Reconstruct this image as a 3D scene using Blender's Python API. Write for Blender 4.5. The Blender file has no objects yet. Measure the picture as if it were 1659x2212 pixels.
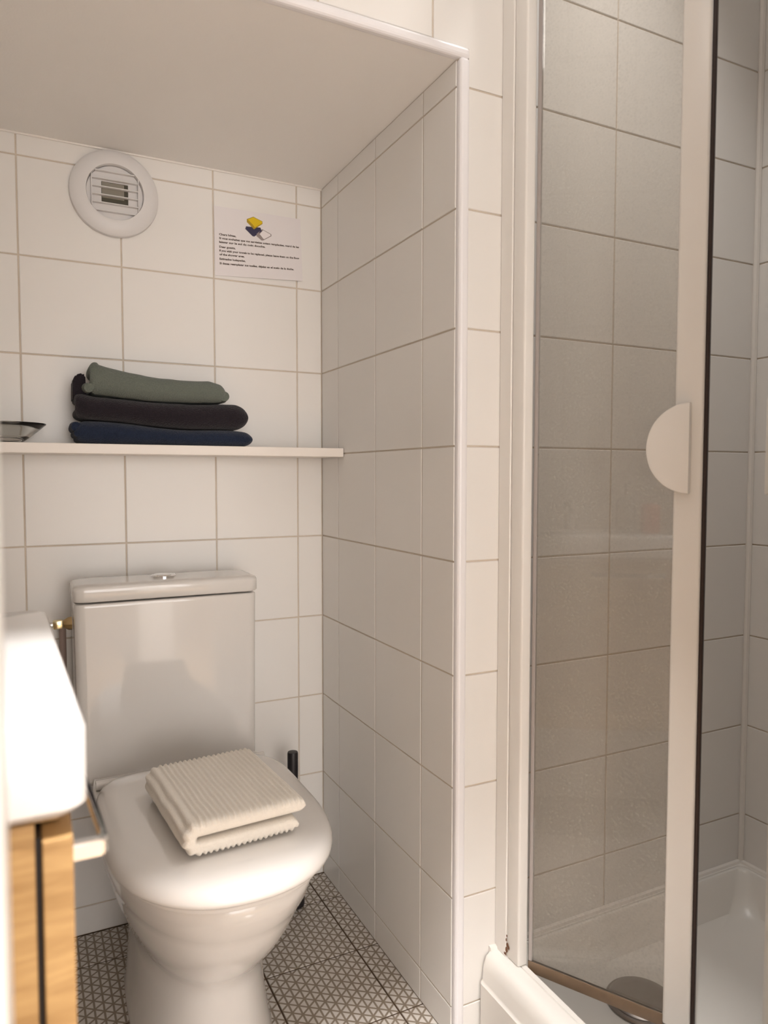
import bpy, bmesh, math, random
from mathutils import Vector, Matrix

random.seed(7)
sc = bpy.context.scene
COL = sc.collection

# ------------------------------------------------------------------ camera
CAM = Vector((-0.66097, -1.67576, 1.00496))
YAW, PITCH, ROLL, FPX = 0.46121, -0.0506, 0.00071, 1558.64
fw = Vector((math.sin(YAW) * math.cos(PITCH), math.cos(YAW) * math.cos(PITCH), math.sin(PITCH)))
rt = Vector((math.cos(YAW), -math.sin(YAW), 0.0))
up = rt.cross(fw)
rt2 = rt * math.cos(ROLL) + up * math.sin(ROLL)
up2 = -rt * math.sin(ROLL) + up * math.cos(ROLL)
cam_data = bpy.data.cameras.new('camera')
cam = bpy.data.objects.new('camera', cam_data)
COL.objects.link(cam)
m = Matrix((rt2, up2, -fw)).transposed().to_4x4()
m.translation = CAM
cam.matrix_world = m
cam_data.sensor_fit = 'HORIZONTAL'
cam_data.sensor_width = 36.0
cam_data.lens = 36.0 * FPX / 1659.0
cam_data.clip_start = 0.01
cam_data.dof.use_dof = True
cam_data.dof.focus_distance = 1.5
cam_data.dof.aperture_fstop = 6.5
sc.camera = cam

# ------------------------------------------------------------------ world, lights, exposure
world = bpy.data.worlds.new('world')
sc.world = world
world.use_nodes = True
world.node_tree.nodes['Background'].inputs[0].default_value = (1.0, 0.86, 0.72, 1)
world.node_tree.nodes['Background'].inputs[1].default_value = 0.15
sc.view_settings.view_transform = 'Standard'
sc.view_settings.look = 'None'
sc.view_settings.gamma = 1.0
sc.view_settings.use_curve_mapping = False
sc.view_settings.exposure = 0.11

WARM = (1.0, 0.965, 0.945)


def area_light(name, loc, target, size, power, col=WARM, shape='DISK', size_y=None):
    ld = bpy.data.lights.new(name, 'AREA')
    ld.shape = shape
    ld.size = size
    if size_y:
        ld.size_y = size_y
    ld.energy = power
    ld.color = col
    lo = bpy.data.objects.new(name, ld)
    COL.objects.link(lo)
    lo.location = loc
    d = Vector(target) - Vector(loc)
    lo.rotation_euler = d.to_track_quat('-Z', 'Y').to_euler()
    return lo


# small spot in the ceiling of the hall, just outside the doorway head
sl = area_light('hall_spot_light', (-0.50, -1.523, 2.425), (-0.33, -0.84, 0), 0.03, 3.9)
sl.data.spread = math.radians(38)
# large soft fill added behind the camera for the light from the hall
area_light('hall_fill_light', (-0.50, -5.3, 1.1), (-0.3, -0.3, 1.2), 2.6, 87, shape='RECTANGLE', size_y=1.9)
# extra spot added to brighten the panel mirrored in the cistern
dl = area_light('panel_fill_light', (-0.15, -1.55, 2.40), (-0.15, -2.2, 0.1), 0.05, 31)
dl.data.spread = math.radians(50)


def point_light(name, loc, r, power, col=WARM):
    ld = bpy.data.lights.new(name, 'POINT')
    ld.shadow_soft_size = r
    ld.energy = power
    ld.color = col
    lo = bpy.data.objects.new(name, ld)
    COL.objects.link(lo)
    lo.location = loc
    return lo


# fill light added above the frame to raise the bathroom's ambient light
point_light('bathroom_fill_light', (-0.36, -1.27, 2.18), 0.09, 2.0)
# fill spot added over the shower to brighten its wall and tray
sd = bpy.data.lights.new('shower_fill_spot', 'SPOT')
sd.energy = 23
sd.color = WARM
sd.shadow_soft_size = 0.05
sd.spot_size = math.radians(85)
sd.spot_blend = 1.0
so = bpy.data.objects.new('shower_fill_spot', sd)
COL.objects.link(so)
so.location = (0.32, -0.90, 2.41)
so.rotation_euler = (Vector((0.28, -0.74, 0.1)) - Vector((0.32, -0.90, 2.41))).to_track_quat('-Z', 'Y').to_euler()


# ------------------------------------------------------------------ helpers
def mat(name, color, rough=0.5, metal=0.0, spec=0.5, noise=0.0, nscale=20.0, bump=0.0, bscale=60.0,
        trans=0.0, ior=1.45, coat=0.0, alpha=1.0, sheen=0.0):
    mt = bpy.data.materials.new(name)
    mt.use_nodes = True
    nt = mt.node_tree
    b = nt.nodes['Principled BSDF']
    b.inputs['Base Color'].default_value = (*color, 1)
    b.inputs['Roughness'].default_value = rough
    b.inputs['Metallic'].default_value = metal
    b.inputs['IOR'].default_value = ior
    b.inputs['Specular IOR Level'].default_value = spec
    b.inputs['Transmission Weight'].default_value = trans
    b.inputs['Coat Weight'].default_value = coat
    b.inputs['Sheen Weight'].default_value = sheen
    b.inputs['Alpha'].default_value = alpha
    tc = nt.nodes.new('ShaderNodeTexCoord')
    if noise > 0:
        n = nt.nodes.new('ShaderNodeTexNoise')
        n.inputs['Scale'].default_value = nscale
        n.inputs['Detail'].default_value = 4
        nt.links.new(tc.outputs['Object'], n.inputs['Vector'])
        mx = nt.nodes.new('ShaderNodeMix')
        mx.data_type = 'RGBA'
        mx.inputs[6].default_value = (*[c * (1 - noise) for c in color], 1)
        mx.inputs[7].default_value = (*[min(1, c * (1 + noise)) for c in color], 1)
        nt.links.new(n.outputs['Fac'], mx.inputs[0])
        nt.links.new(mx.outputs[2], b.inputs['Base Color'])
    if bump > 0:
        n2 = nt.nodes.new('ShaderNodeTexNoise')
        n2.inputs['Scale'].default_value = bscale
        n2.inputs['Detail'].default_value = 3
        nt.links.new(tc.outputs['Object'], n2.inputs['Vector'])
        bp = nt.nodes.new('ShaderNodeBump')
        bp.inputs['Strength'].default_value = bump
        bp.inputs['Distance'].default_value = 0.003
        nt.links.new(n2.outputs['Fac'], bp.inputs['Height'])
        nt.links.new(bp.outputs['Normal'], b.inputs['Normal'])
    return mt


def obj(name, bm, mt, parent=None, smooth=False, angle=35):
    bmesh.ops.recalc_face_normals(bm, faces=bm.faces[:])
    me = bpy.data.meshes.new(name)
    bm.to_mesh(me)
    bm.free()
    if mt:
        me.materials.append(mt)
    if smooth:
        me.polygons.foreach_set('use_smooth', [True] * len(me.polygons))
        me.set_sharp_from_angle(angle=math.radians(angle))
    o = bpy.data.objects.new(name, me)
    COL.objects.link(o)
    if parent:
        o.parent = parent
        o.matrix_parent_inverse = parent.matrix_world.inverted() if False else Matrix.Translation(-parent.location)
    return o


def thing(name, label, cat, loc, group=None):
    o = bpy.data.objects.new(name, None)
    COL.objects.link(o)
    o.location = loc
    o.empty_display_size = 0.05
    o['label'] = label
    o['category'] = cat
    if group:
        o['group'] = group
    return o


def tag(o, label, cat, group=None):
    o['label'] = label
    o['category'] = cat
    if group:
        o['group'] = group
    return o


def box(bm, lo, hi, bevel=0.0, seg=2):
    vs = [bm.verts.new((x, y, z)) for x in (lo[0], hi[0]) for y in (lo[1], hi[1]) for z in (lo[2], hi[2])]
    idx = [(0, 1, 3, 2), (4, 6, 7, 5), (0, 4, 5, 1), (2, 3, 7, 6), (0, 2, 6, 4), (1, 5, 7, 3)]
    fs = [bm.faces.new([vs[i] for i in f]) for f in idx]
    if bevel > 0:
        es = list({e for f in fs for e in f.edges})
        bmesh.ops.bevel(bm, geom=es, offset=bevel, segments=seg, profile=0.5, affect='EDGES')
    return bm


def bx(lo, hi, bevel=0.0, seg=2):
    return box(bmesh.new(), lo, hi, bevel, seg)


def tube(bm, pts, r, n=12, cap=True):
    pts = [Vector(p) for p in pts]
    rs = r if isinstance(r, (list, tuple)) else [r] * len(pts)
    rings = []
    prev = None
    for i, p in enumerate(pts):
        if i == 0:
            d = pts[1] - p
        elif i == len(pts) - 1:
            d = p - pts[i - 1]
        else:
            d = (pts[i + 1] - p).normalized() + (p - pts[i - 1]).normalized()
        d.normalize()
        if prev is None:
            a = d.orthogonal().normalized()
        else:
            a = (prev - d * prev.dot(d)).normalized()
        prev = a
        b = d.cross(a)
        rings.append([bm.verts.new(p + (a * math.cos(t) + b * math.sin(t)) * rs[i])
                      for t in [2 * math.pi * k / n for k in range(n)]])
    for i in range(len(rings) - 1):
        for k in range(n):
            bm.faces.new((rings[i][k], rings[i][(k + 1) % n], rings[i + 1][(k + 1) % n], rings[i + 1][k]))
    if cap:
        bm.faces.new(rings[0][::-1])
        bm.faces.new(rings[-1])
    return bm


def loft(bm, rings, cap0=True, cap1=True, closed=True):
    vr = [[bm.verts.new(p) for p in r] for r in rings]
    n = len(vr[0])
    for i in range(len(vr) - 1):
        for k in range(n if closed else n - 1):
            bm.faces.new((vr[i][k], vr[i][(k + 1) % n], vr[i + 1][(k + 1) % n], vr[i + 1][k]))
    if cap0:
        bm.faces.new(vr[0][::-1])
    if cap1:
        bm.faces.new(vr[-1])
    return bm


def lathe(bm, prof, c, axis='z', n=48, cap0=False, cap1=False):
    """prof: list of (r, h); axis z up or -y (h goes towards -y)"""
    rings = []
    for r, h in prof:
        ring = []
        for k in range(n):
            t = 2 * math.pi * k / n
            if axis == 'z':
                ring.append((c[0] + r * math.cos(t), c[1] + r * math.sin(t), c[2] + h))
            else:
                ring.append((c[0] + r * math.cos(t), c[1] - h, c[2] + r * math.sin(t)))
        rings.append(ring)
    return loft(bm, rings, cap0, cap1)


def rrect(x0, x1, y0, y1, r, z, n=8):
    pts = []
    for cx, cy, a0 in ((x1 - r, y1 - r, 0), (x0 + r, y1 - r, 90), (x0 + r, y0 + r, 180), (x1 - r, y0 + r, 270)):
        for k in range(n + 1):
            a = math.radians(a0 + 90 * k / n)
            pts.append((cx + r * math.cos(a), cy + r * math.sin(a), z))
    return pts


# ------------------------------------------------------------------ materials
M = {}
M['tile'] = mat('cream_glazed_tile', (0.85, 0.825, 0.79), rough=0.28, spec=0.4, noise=0.012, nscale=3)
M['grout'] = mat('beige_grout', (0.64, 0.56, 0.47), rough=0.9, noise=0.12, nscale=30, bump=0.3, bscale=300)
M['paint'] = mat('matt_white_paint', (0.91, 0.885, 0.855), rough=0.65, spec=0.3, bump=0.08, bscale=250)
M['hall_paint'] = mat('hall_wall_paint', (0.70, 0.68, 0.65), rough=0.8, spec=0.2, bump=0.05, bscale=200)
M['trim'] = mat('white_plastic_trim', (0.86, 0.84, 0.85), rough=0.3, spec=0.5)
M['alu'] = mat('white_lacquered_aluminium', (0.90, 0.87, 0.83), rough=0.32, spec=0.5)
M['ceramic'] = mat('white_ceramic', (0.74, 0.71, 0.675), rough=0.10, spec=0.55, coat=0.3)
M['ceramic_basin'] = mat('bright_white_ceramic', (0.80, 0.79, 0.775), rough=0.12, spec=0.5)
M['acrylic'] = mat('white_acrylic', (0.86, 0.83, 0.78), rough=0.3, spec=0.5)
M['chrome'] = mat('chrome', (0.85, 0.85, 0.86), rough=0.08, metal=1.0)
M['steel'] = mat('brushed_steel', (0.30, 0.265, 0.24), rough=0.35, metal=0.9, noise=0.1, nscale=60)
M['brass'] = mat('aged_brass', (0.42, 0.30, 0.15), rough=0.3, metal=1.0, noise=0.25, nscale=80)
M['hose'] = mat('braided_hose', (0.22, 0.18, 0.16), rough=0.4, metal=0.6, bump=0.8, bscale=900)
M['black'] = mat('black_plastic', (0.012, 0.010, 0.012), rough=0.4)
M['rubber'] = mat('dark_brown_seal', (0.030, 0.016, 0.012), rough=0.5)
M['bottomseal'] = mat('yellowed_translucent_seal', (0.20, 0.135, 0.085), rough=0.4, noise=0.2, nscale=40)
M['shelf'] = mat('white_laminate', (0.86, 0.80, 0.74), rough=0.35, spec=0.4)
M['vent'] = mat('white_vent_plastic', (0.76, 0.74, 0.73), rough=0.35, spec=0.4)
M['duct_shade'] = mat('dark_duct_shade', (0.10, 0.09, 0.065), rough=0.7)  # dark tone stands for the shade inside the vent opening
M['navy'] = mat('navy_terry', (0.019, 0.028, 0.055), rough=0.95, spec=0.1, noise=0.45, nscale=420, bump=1.0, bscale=420, sheen=0.2)
M['charcoal'] = mat('charcoal_terry', (0.022, 0.017, 0.022), rough=0.95, spec=0.1, noise=0.45, nscale=420, bump=1.0, bscale=420, sheen=0.2)
M['sage'] = mat('sage_terry', (0.160, 0.180, 0.152), rough=0.95, spec=0.1, noise=0.22, nscale=420, bump=1.0, bscale=420, sheen=0.2)
M['cream_cloth'] = mat('cream_ribbed_cotton', (0.86, 0.805, 0.72), rough=0.95, spec=0.1, noise=0.05, nscale=200, bump=0.5, bscale=500, sheen=0.2)
M['paper'] = mat('laminated_white_paper', (0.82, 0.78, 0.78), rough=0.35, spec=0.3)
M['ink'] = mat('grey_black_ink', (0.10, 0.075, 0.06), rough=0.6)
M['yellow'] = mat('yellow_print', (0.75, 0.52, 0.0), rough=0.5)
M['yellow_dark'] = mat('dark_yellow_print', (0.42, 0.27, 0.01), rough=0.5)
M['navy_print'] = mat('navy_print', (0.035, 0.03, 0.075), rough=0.5)
M['grey_print'] = mat('grey_print', (0.30, 0.25, 0.24), rough=0.5)
M['white_print'] = mat('white_print', (0.84, 0.79, 0.79), rough=0.5)
M['red'] = mat('red_packaging', (0.55, 0.08, 0.05), rough=0.4)
M['silicone'] = mat('white_silicone', (0.84, 0.80, 0.75), rough=0.35)
M['rust'] = mat('rust_stain', (0.16, 0.07, 0.035), rough=0.8, noise=0.3, nscale=200)
M['clear'] = mat('clear_glass', (0.97, 0.98, 0.97), rough=0.02, trans=1.0, ior=1.45)
M['gasket'] = mat('grey_gasket', (0.42, 0.38, 0.36), rough=0.4)
M['door'] = mat('white_door_lacquer', (0.90, 0.89, 0.87), rough=0.3)
M['hall_floor'] = mat('hall_wood_floor', (0.36, 0.24, 0.14), rough=0.4, noise=0.2, nscale=8)


def oak_material():
    mt = bpy.data.materials.new('oak_laminate')
    mt.use_nodes = True
    nt = mt.node_tree
    b = nt.nodes['Principled BSDF']
    tc = nt.nodes.new('ShaderNodeTexCoord')
    mp = nt.nodes.new('ShaderNodeMapping')
    mp.inputs['Scale'].default_value = (6, 6, 60)
    n = nt.nodes.new('ShaderNodeTexNoise')
    n.inputs['Scale'].default_value = 1.6
    n.inputs['Detail'].default_value = 6
    n.inputs['Distortion'].default_value = 0.6
    cr = nt.nodes.new('ShaderNodeValToRGB')
    cr.color_ramp.elements[0].position = 0.30
    cr.color_ramp.elements[0].color = (0.36, 0.20, 0.07, 1)
    cr.color_ramp.elements[1].position = 0.68
    cr.color_ramp.elements[1].color = (0.60, 0.38, 0.16, 1)
    nt.links.new(tc.outputs['Object'], mp.inputs['Vector'])
    nt.links.new(mp.outputs['Vector'], n.inputs['Vector'])
    nt.links.new(n.outputs['Fac'], cr.inputs['Fac'])
    nt.links.new(cr.outputs['Color'], b.inputs['Base Color'])
    b.inputs['Roughness'].default_value = 0.5
    return mt


M['oak'] = oak_material()


def floor_tile_material():
    """printed lattice of pale triangles divided by brown grey lines, in world metres"""
    mt = bpy.data.materials.new('triangle_print_floor_tile')
    mt.use_nodes = True
    nt = mt.node_tree
    b = nt.nodes['Principled BSDF']
    tc = nt.nodes.new('ShaderNodeNewGeometry')
    sp = nt.nodes.new('ShaderNodeSeparateXYZ')
    nt.links.new(tc.outputs['Position'], sp.inputs[0])

    def mth(op, a, bb=None, c=None):
        nd = nt.nodes.new('ShaderNodeMath')
        nd.operation = op
        for i, v in enumerate((a, bb, c)):
            if v is None:
                continue
            if isinstance(v, (int, float)):
                nd.inputs[i].default_value = v
            else:
                nt.links.new(v, nd.inputs[i])
        return nd.outputs[0]
    cw, ch = 0.2 / 12, 0.2 / 8
    u = mth('DIVIDE', mth('ADD', sp.outputs[0], 0.048 + 4.0), cw)
    v = mth('DIVIDE', mth('ADD', sp.outputs[1], 0.312 + 4.0), ch)

    def dist(e, scale):
        f = mth('FRACT', e)
        d = mth('MINIMUM', f, mth('SUBTRACT', 1.0, f))
        return mth('MULTIPLY', d, scale)
    half = mth('MULTIPLY', u, 0.5)
    d1 = dist(u, cw)
    k = ch / math.sqrt(1 + (0.5 * ch / cw) ** 2)
    d2 = dist(mth('ADD', v, half), k)
    d3 = dist(mth('SUBTRACT', v, half), k)
    d = mth('MINIMUM', d1, mth('MINIMUM', d2, d3))
    mr = nt.nodes.new('ShaderNodeMapRange')
    mr.inputs['From Min'].default_value = 0.0013
    mr.inputs['From Max'].default_value = 0.0026
    nt.links.new(d, mr.inputs['Value'])
    n = nt.nodes.new('ShaderNodeTexNoise')
    n.inputs['Scale'].default_value = 40
    nt.links.new(tc.outputs['Position'], n.inputs['Vector'])
    pale = nt.nodes.new('ShaderNodeMix')
    pale.data_type = 'RGBA'
    pale.inputs[6].default_value = (0.62, 0.58, 0.54, 1)
    pale.inputs[7].default_value = (0.76, 0.72, 0.68, 1)
    nt.links.new(n.outputs['Fac'], pale.inputs[0])
    mx = nt.nodes.new('ShaderNodeMix')
    mx.data_type = 'RGBA'
    mx.inputs[6].default_value = (0.27, 0.215, 0.16, 1)
    nt.links.new(pale.outputs[2], mx.inputs[7])
    nt.links.new(mr.outputs[0], mx.inputs[0])
    nt.links.new(mx.outputs[2], b.inputs['Base Color'])
    b.inputs['Roughness'].default_value = 0.45
    return mt


M['floor_tile'] = floor_tile_material()
M['floor_grout'] = mat('dark_brown_floor_grout', (0.10, 0.065, 0.04), rough=0.9, noise=0.2, nscale=60)


def glass_material():
    """door pane: clear sheet seen through, a mirror-like surface and a thin film of limescale"""
    mt = bpy.data.materials.new('shower_glass')
    mt.use_nodes = True
    nt = mt.node_tree
    out = nt.nodes['Material Output']
    nt.nodes.remove(nt.nodes['Principled BSDF'])
    tr = nt.nodes.new('ShaderNodeBsdfTransparent')
    tr.inputs[0].default_value = (0.985, 0.97, 0.945, 1)
    gl = nt.nodes.new('ShaderNodeBsdfGlossy')
    gl.inputs['Roughness'].default_value = 0.03
    fr = nt.nodes.new('ShaderNodeFresnel')
    fr.inputs[0].default_value = 1.5
    m1 = nt.nodes.new('ShaderNodeMixShader')
    nt.links.new(fr.outputs[0], m1.inputs[0])
    nt.links.new(tr.outputs[0], m1.inputs[1])
    nt.links.new(gl.outputs[0], m1.inputs[2])
    # limescale dots
    tc = nt.nodes.new('ShaderNodeTexCoord')
    vo = nt.nodes.new('ShaderNodeTexVoronoi')
    vo.inputs['Scale'].default_value = 190
    nt.links.new(tc.outputs['Object'], vo.inputs['Vector'])
    mr = nt.nodes.new('ShaderNodeMapRange')
    mr.inputs['From Min'].default_value = 0.15
    mr.inputs['From Max'].default_value = 0.5
    mr.inputs['To Min'].default_value = 0.12
    mr.inputs['To Max'].default_value = 0.055
    nt.links.new(vo.outputs['Distance'], mr.inputs['Value'])
    df = nt.nodes.new('ShaderNodeBsdfDiffuse')
    df.inputs[0].default_value = (0.85, 0.80, 0.73, 1)
    m2 = nt.nodes.new('ShaderNodeMixShader')
    nt.links.new(mr.outputs[0], m2.inputs[0])
    nt.links.new(m1.outputs[0], m2.inputs[1])
    nt.links.new(df.outputs[0], m2.inputs[2])
    nt.links.new(m2.outputs[0], out.inputs['Surface'])
    return mt


M['pane'] = glass_material()

# ------------------------------------------------------------------ the setting
D = 0.623            # depth of the toilet niche
FZ = -0.008          # floor level
SOF = 1.700          # niche ceiling
HC = 2.43            # room ceiling
SX = 0.752           # right wall of the shower
FY = -1.33           # inner face of the front wall


def struct(name, bm, mt):
    o = obj(name, bm, mt)
    o['kind'] = 'structure'
    return o


TM = {}


def tile_mesh(w, h, mt):
    key = (round(w, 4), round(h, 4), mt.name)
    if key in TM:
        return TM[key]
    t, c = 0.0016, 0.0009
    bm = bmesh.new()
    rings = []
    for ins, z in ((0, 0), (0, t - c), (c, t)):
        a, b = w / 2 - ins, h / 2 - ins
        rings.append([(-a, -b, z), (a, -b, z), (a, b, z), (-a, b, z)])
    loft(bm, rings, True, True)
    me = bpy.data.meshes.new('tile')
    bmesh.ops.recalc_face_normals(bm, faces=bm.faces[:])
    bm.to_mesh(me)
    bm.free()
    me.materials.append(mt)
    TM[key] = me
    return me


def lay(parent, u_cuts, v_cuts, frame, mt, joint=0.0032, tilt=0.0012):
    """lay tiles between consecutive cuts; frame(u,v)->(origin point, u axis, v axis, normal)"""
    for i in range(len(u_cuts) - 1):
        for j in range(len(v_cuts) - 1):
            w, h = u_cuts[i + 1] - u_cuts[i] - joint, v_cuts[j + 1] - v_cuts[j] - joint
            if w < 0.004 or h < 0.004:
                continue
            p, au, av, nn = frame((u_cuts[i] + u_cuts[i + 1]) / 2, (v_cuts[j] + v_cuts[j + 1]) / 2)
            o = bpy.data.objects.new('tile', tile_mesh(w, h, mt))
            COL.objects.link(o)
            mm = Matrix((au, av, nn)).transposed().to_4x4()
            mm.translation = p
            mm = mm @ Matrix.Rotation(random.uniform(-tilt, tilt), 4, 'X') @ Matrix.Rotation(random.uniform(-tilt, tilt), 4, 'Y')
            o.parent = parent
            o.matrix_parent_inverse = Matrix.Identity(4)
            o.matrix_world = mm


def cuts(a, b, origin, step=0.2):
    k0 = math.ceil((a - origin) / step - 1e-6)
    xs = [a]
    k = k0
    while origin + k * step < b - 1e-6:
        if origin + k * step > a + 1e-6:
            xs.append(origin + k * step)
        k += 1
    return xs + [b]


X, Y, Z = Vector((1, 0, 0)), Vector((0, 1, 0)), Vector((0, 0, 1))
G = 0.0016           # how far the grout lies behind the tile face
ROW = 0.0555         # height of a horizontal joint

wall_back = struct('wall_back', bx((-1.05, G, FZ), (0.1, 0.12, SOF)), M['grout'])
lay(wall_back, cuts(-0.905, 0, -0.0637), cuts(FZ, SOF, ROW), lambda u, v: (Vector((u, G, v)), X, Z, -Y), M['tile'])
wall_right = struct('wall_right', bx((G, -D + G, FZ), (0.09, 0.0, SOF)), M['grout'])
lay(wall_right, cuts(-D + 0.006, 0, -0.1034), cuts(FZ, SOF, ROW), lambda u, v: (Vector((G, u, v)), -Y, Z, -X), M['tile'])
wall_shower = struct('wall_shower', bx((0.09, -D + G, FZ), (0.85, 0.0, HC)), M['grout'])
shower_frame = lambda u, v: (Vector((u, -D + G, v)), X, Z, -Y)
vc = cuts(FZ, HC, ROW)
lay(wall_shower, [0.019, 0.151], vc[:-4], shower_frame, M['tile'])
lay(wall_shower, [-0.0492, 0.151], vc[-4:], shower_frame, M['tile'])
lay(wall_shower, cuts(0.151, SX, 0.3508), vc, shower_frame, M['tile'])
# the tile cut to an L round the corner of the niche
j_ = 0.0016
pl = [(0.0206, vc[-5] + j_), (0.151 - j_, vc[-5] + j_), (0.151 - j_, vc[-4] - j_), (-0.0492 + j_, vc[-4] - j_), (-0.0492 + j_, SOF + 0.018), (0.0206, SOF + 0.018)]
if vc[-5] < SOF < vc[-4]:
    o = obj('tile', loft(bmesh.new(), [[(a, -D + G - d_, b) for a, b in pl] for d_ in (0, G)]), M['tile'], wall_shower)
wall_bulkhead = struct('wall_bulkhead', bx((-1.05, -D + G, SOF + 0.004), (0.09, 0.05, HC)), M['grout'])
lay(wall_bulkhead, cuts(-0.905, -0.0492, -0.0492), cuts(SOF + 0.018, HC, ROW),
    lambda u, v: (Vector((u, -D + G, v)), X, Z, -Y), M['tile'])
struct('ceiling_niche', bx((-0.92, -D + 0.004, SOF), (G, 0.004, SOF + 0.006)), M['paint'])

wall_shower_right = struct('wall_shower_right', bx((SX + G, FY - 0.1, FZ), (SX + 0.1, -D + 0.02, HC)), M['grout'])
lay(wall_shower_right, cuts(FY, -D, -D - 0.15), cuts(FZ, HC, ROW), lambda u, v: (Vector((SX + G, u, v)), -Y, Z, -X), M['tile'])
wall_left = struct('wall_left', bx((-1.05, FY, FZ), (-0.905 - G, 0.0, HC)), M['grout'])
lay(wall_left, cuts(FY, 0, -0.1034), cuts(FZ, HC, ROW), lambda u, v: (Vector((-0.905 - G, u, v)), Y, Z, X), M['tile'])

# front wall with the doorway (behind and beside the camera)
JX0, JX1, HZ = -0.70, 0.06, 2.10
struct('wall_front_left', bx((-1.05, FY - 0.06, FZ), (JX0, FY, HC)), M['hall_paint'])
struct('wall_front_right', bx((JX1, FY - 0.06, FZ), (SX + 0.1, FY, HC)), M['hall_paint'])
struct('wall_front_lintel', bx((JX0, FY - 0.06, HZ + 0.02), (JX1, FY, HC)), M['hall_paint'])
bm = bx((JX0, FY - 0.068, FZ), (-0.6705, FY + 0.002, HZ), 0.003)
box(bm, (JX0 - 0.05, FY - 0.078, FZ), (-0.678, FY - 0.06, HZ), 0.003)
struct('trim_1', bm, M['door'])
bm = bx((0.035, FY - 0.068, FZ), (JX1, FY + 0.002, HZ), 0.003)
box(bm, (0.042, FY - 0.078, FZ), (JX1 + 0.05, FY - 0.06, HZ), 0.003)
struct('trim_2', bm, M['door'])
struct('trim_3', bx((JX0, FY - 0.06, HZ), (JX1, FY + 0.002, HZ + 0.02), 0.003), M['door'])

# corner beads round the niche opening
bm = bx((0.001, -D - 0.006, FZ), (0.0205, -D + 0.012, SOF + 0.001), 0.0062, 3)
struct('trim_4', bm, M['trim'])
bm = bx((-0.905, -D - 0.006, SOF - 0.001), (0.0205, -D + 0.012, SOF + 0.0175), 0.0062, 3)
struct('trim_5', bm, M['trim'])
# thin bead of filler where the niche ceiling meets the back wall
struct('trim_6', tube(bmesh.new(), [(-0.905, -0.001, SOF - 0.001), (0, -0.001, SOF - 0.001)], 0.003, 8), M['silicone'])
# silicone in the vertical corner of the shower
struct('trim_7', tube(bmesh.new(), [(SX - 0.003, -D - 0.003, 0.135), (SX - 0.003, -D - 0.003, HC)], 0.007, 8), M['silicone'])

floor = struct('floor', bx((-1.05, FY - 0.06, FZ - 0.1), (0.85, 0.1, FZ - G)), M['floor_grout'])
lay(floor, cuts(-0.905, 0.05, -0.048), cuts(FY - 0.06, 0, -0.312), lambda u, v: (Vector((u, v, FZ - G)), X, Y, Z), M['floor_tile'], joint=0.0034, tilt=0.0)
struct('ceiling', bx((-1.05, FY - 0.06, HC), (0.85, 0.0, HC + 0.1)), M['paint'])

# the hall behind the camera
struct('floor_hall', bx((-2.3, -5.5, FZ - 0.1), (1.6, FY - 0.06, FZ)), M['hall_floor'])
struct('ceiling_hall', bx((-2.3, -5.5, HC + 0.0), (1.6, FY - 0.06, HC + 0.1)), M['paint'])
struct('wall_hall_left', bx((-2.4, -5.5, FZ), (-2.3, FY - 0.06, HC)), M['hall_paint'])
struct('wall_hall_right', bx((1.6, -5.5, FZ), (1.7, FY - 0.06, HC)), M['hall_paint'])
struct('wall_hall_back', bx((-2.4, -5.6, FZ), (1.7, -5.5, HC)), M['hall_paint'])
struct('wall_hall_front_left', bx((-2.4, FY - 0.06, FZ), (-1.05, FY, HC)), M['hall_paint'])
struct('wall_hall_front_right', bx((0.85, FY - 0.06, FZ), (1.7, FY, HC)), M['hall_paint'])


# ------------------------------------------------------------------ toilet
TX = -0.388
toilet = thing('toilet', 'white close-coupled toilet standing in the tiled niche with closed rounded lid', 'toilet', (TX, -0.35, FZ))


def oval(yb, yf, hw, z, nb=3.2, nf=2.25, n=64, cx=TX, bw=None, ymid=None):
    """D-shaped outline: squarish towards the back, round towards the front"""
    ym = ymid if ymid is not None else yb + (yf - yb) * 0.47
    pts = []
    for k in range(n):
        t = 2 * math.pi * k / n
        c, s = math.cos(t), math.sin(t)
        e = nf if s < 0 else nb
        x = math.copysign(abs(c) ** (2 / e), c) * hw
        y = math.copysign(abs(s) ** (2 / e), s)
        y = ym + (y * (ym - yf) if s < 0 else y * (yb - ym))
        pts.append((cx + x, y, z))
    return pts


bowl_rings = [
    oval(-0.10, -0.560, 0.122, FZ), oval(-0.10, -0.563, 0.123, 0.012), oval(-0.10, -0.555, 0.118, 0.03),
    oval(-0.09, -0.545, 0.112, 0.09), oval(-0.08, -0.543, 0.109, 0.145), oval(-0.07, -0.552, 0.111, 0.180),
    oval(-0.05, -0.578, 0.121, 0.207), oval(-0.04, -0.614, 0.137, 0.240), oval(-0.03, -0.648, 0.151, 0.280),
    oval(-0.03, -0.676, 0.162, 0.322), oval(-0.03, -0.688, 0.1665, 0.340), oval(-0.03, -0.6955, 0.1705, 0.348),
    oval(-0.03, -0.712, 0.174, 0.375), oval(-0.03, -0.723, 0.1755, 0.396), oval(-0.03, -0.719, 0.173, 0.404)]
obj('bowl', loft(bmesh.new(), bowl_rings), M['ceramic'], toilet, True, 60)
def lid_ring(ins, z):
    return oval(-0.250 - ins, -0.733 + ins, 0.178 - ins, z, nb=5.5, nf=2.25, ymid=-0.50)


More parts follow.
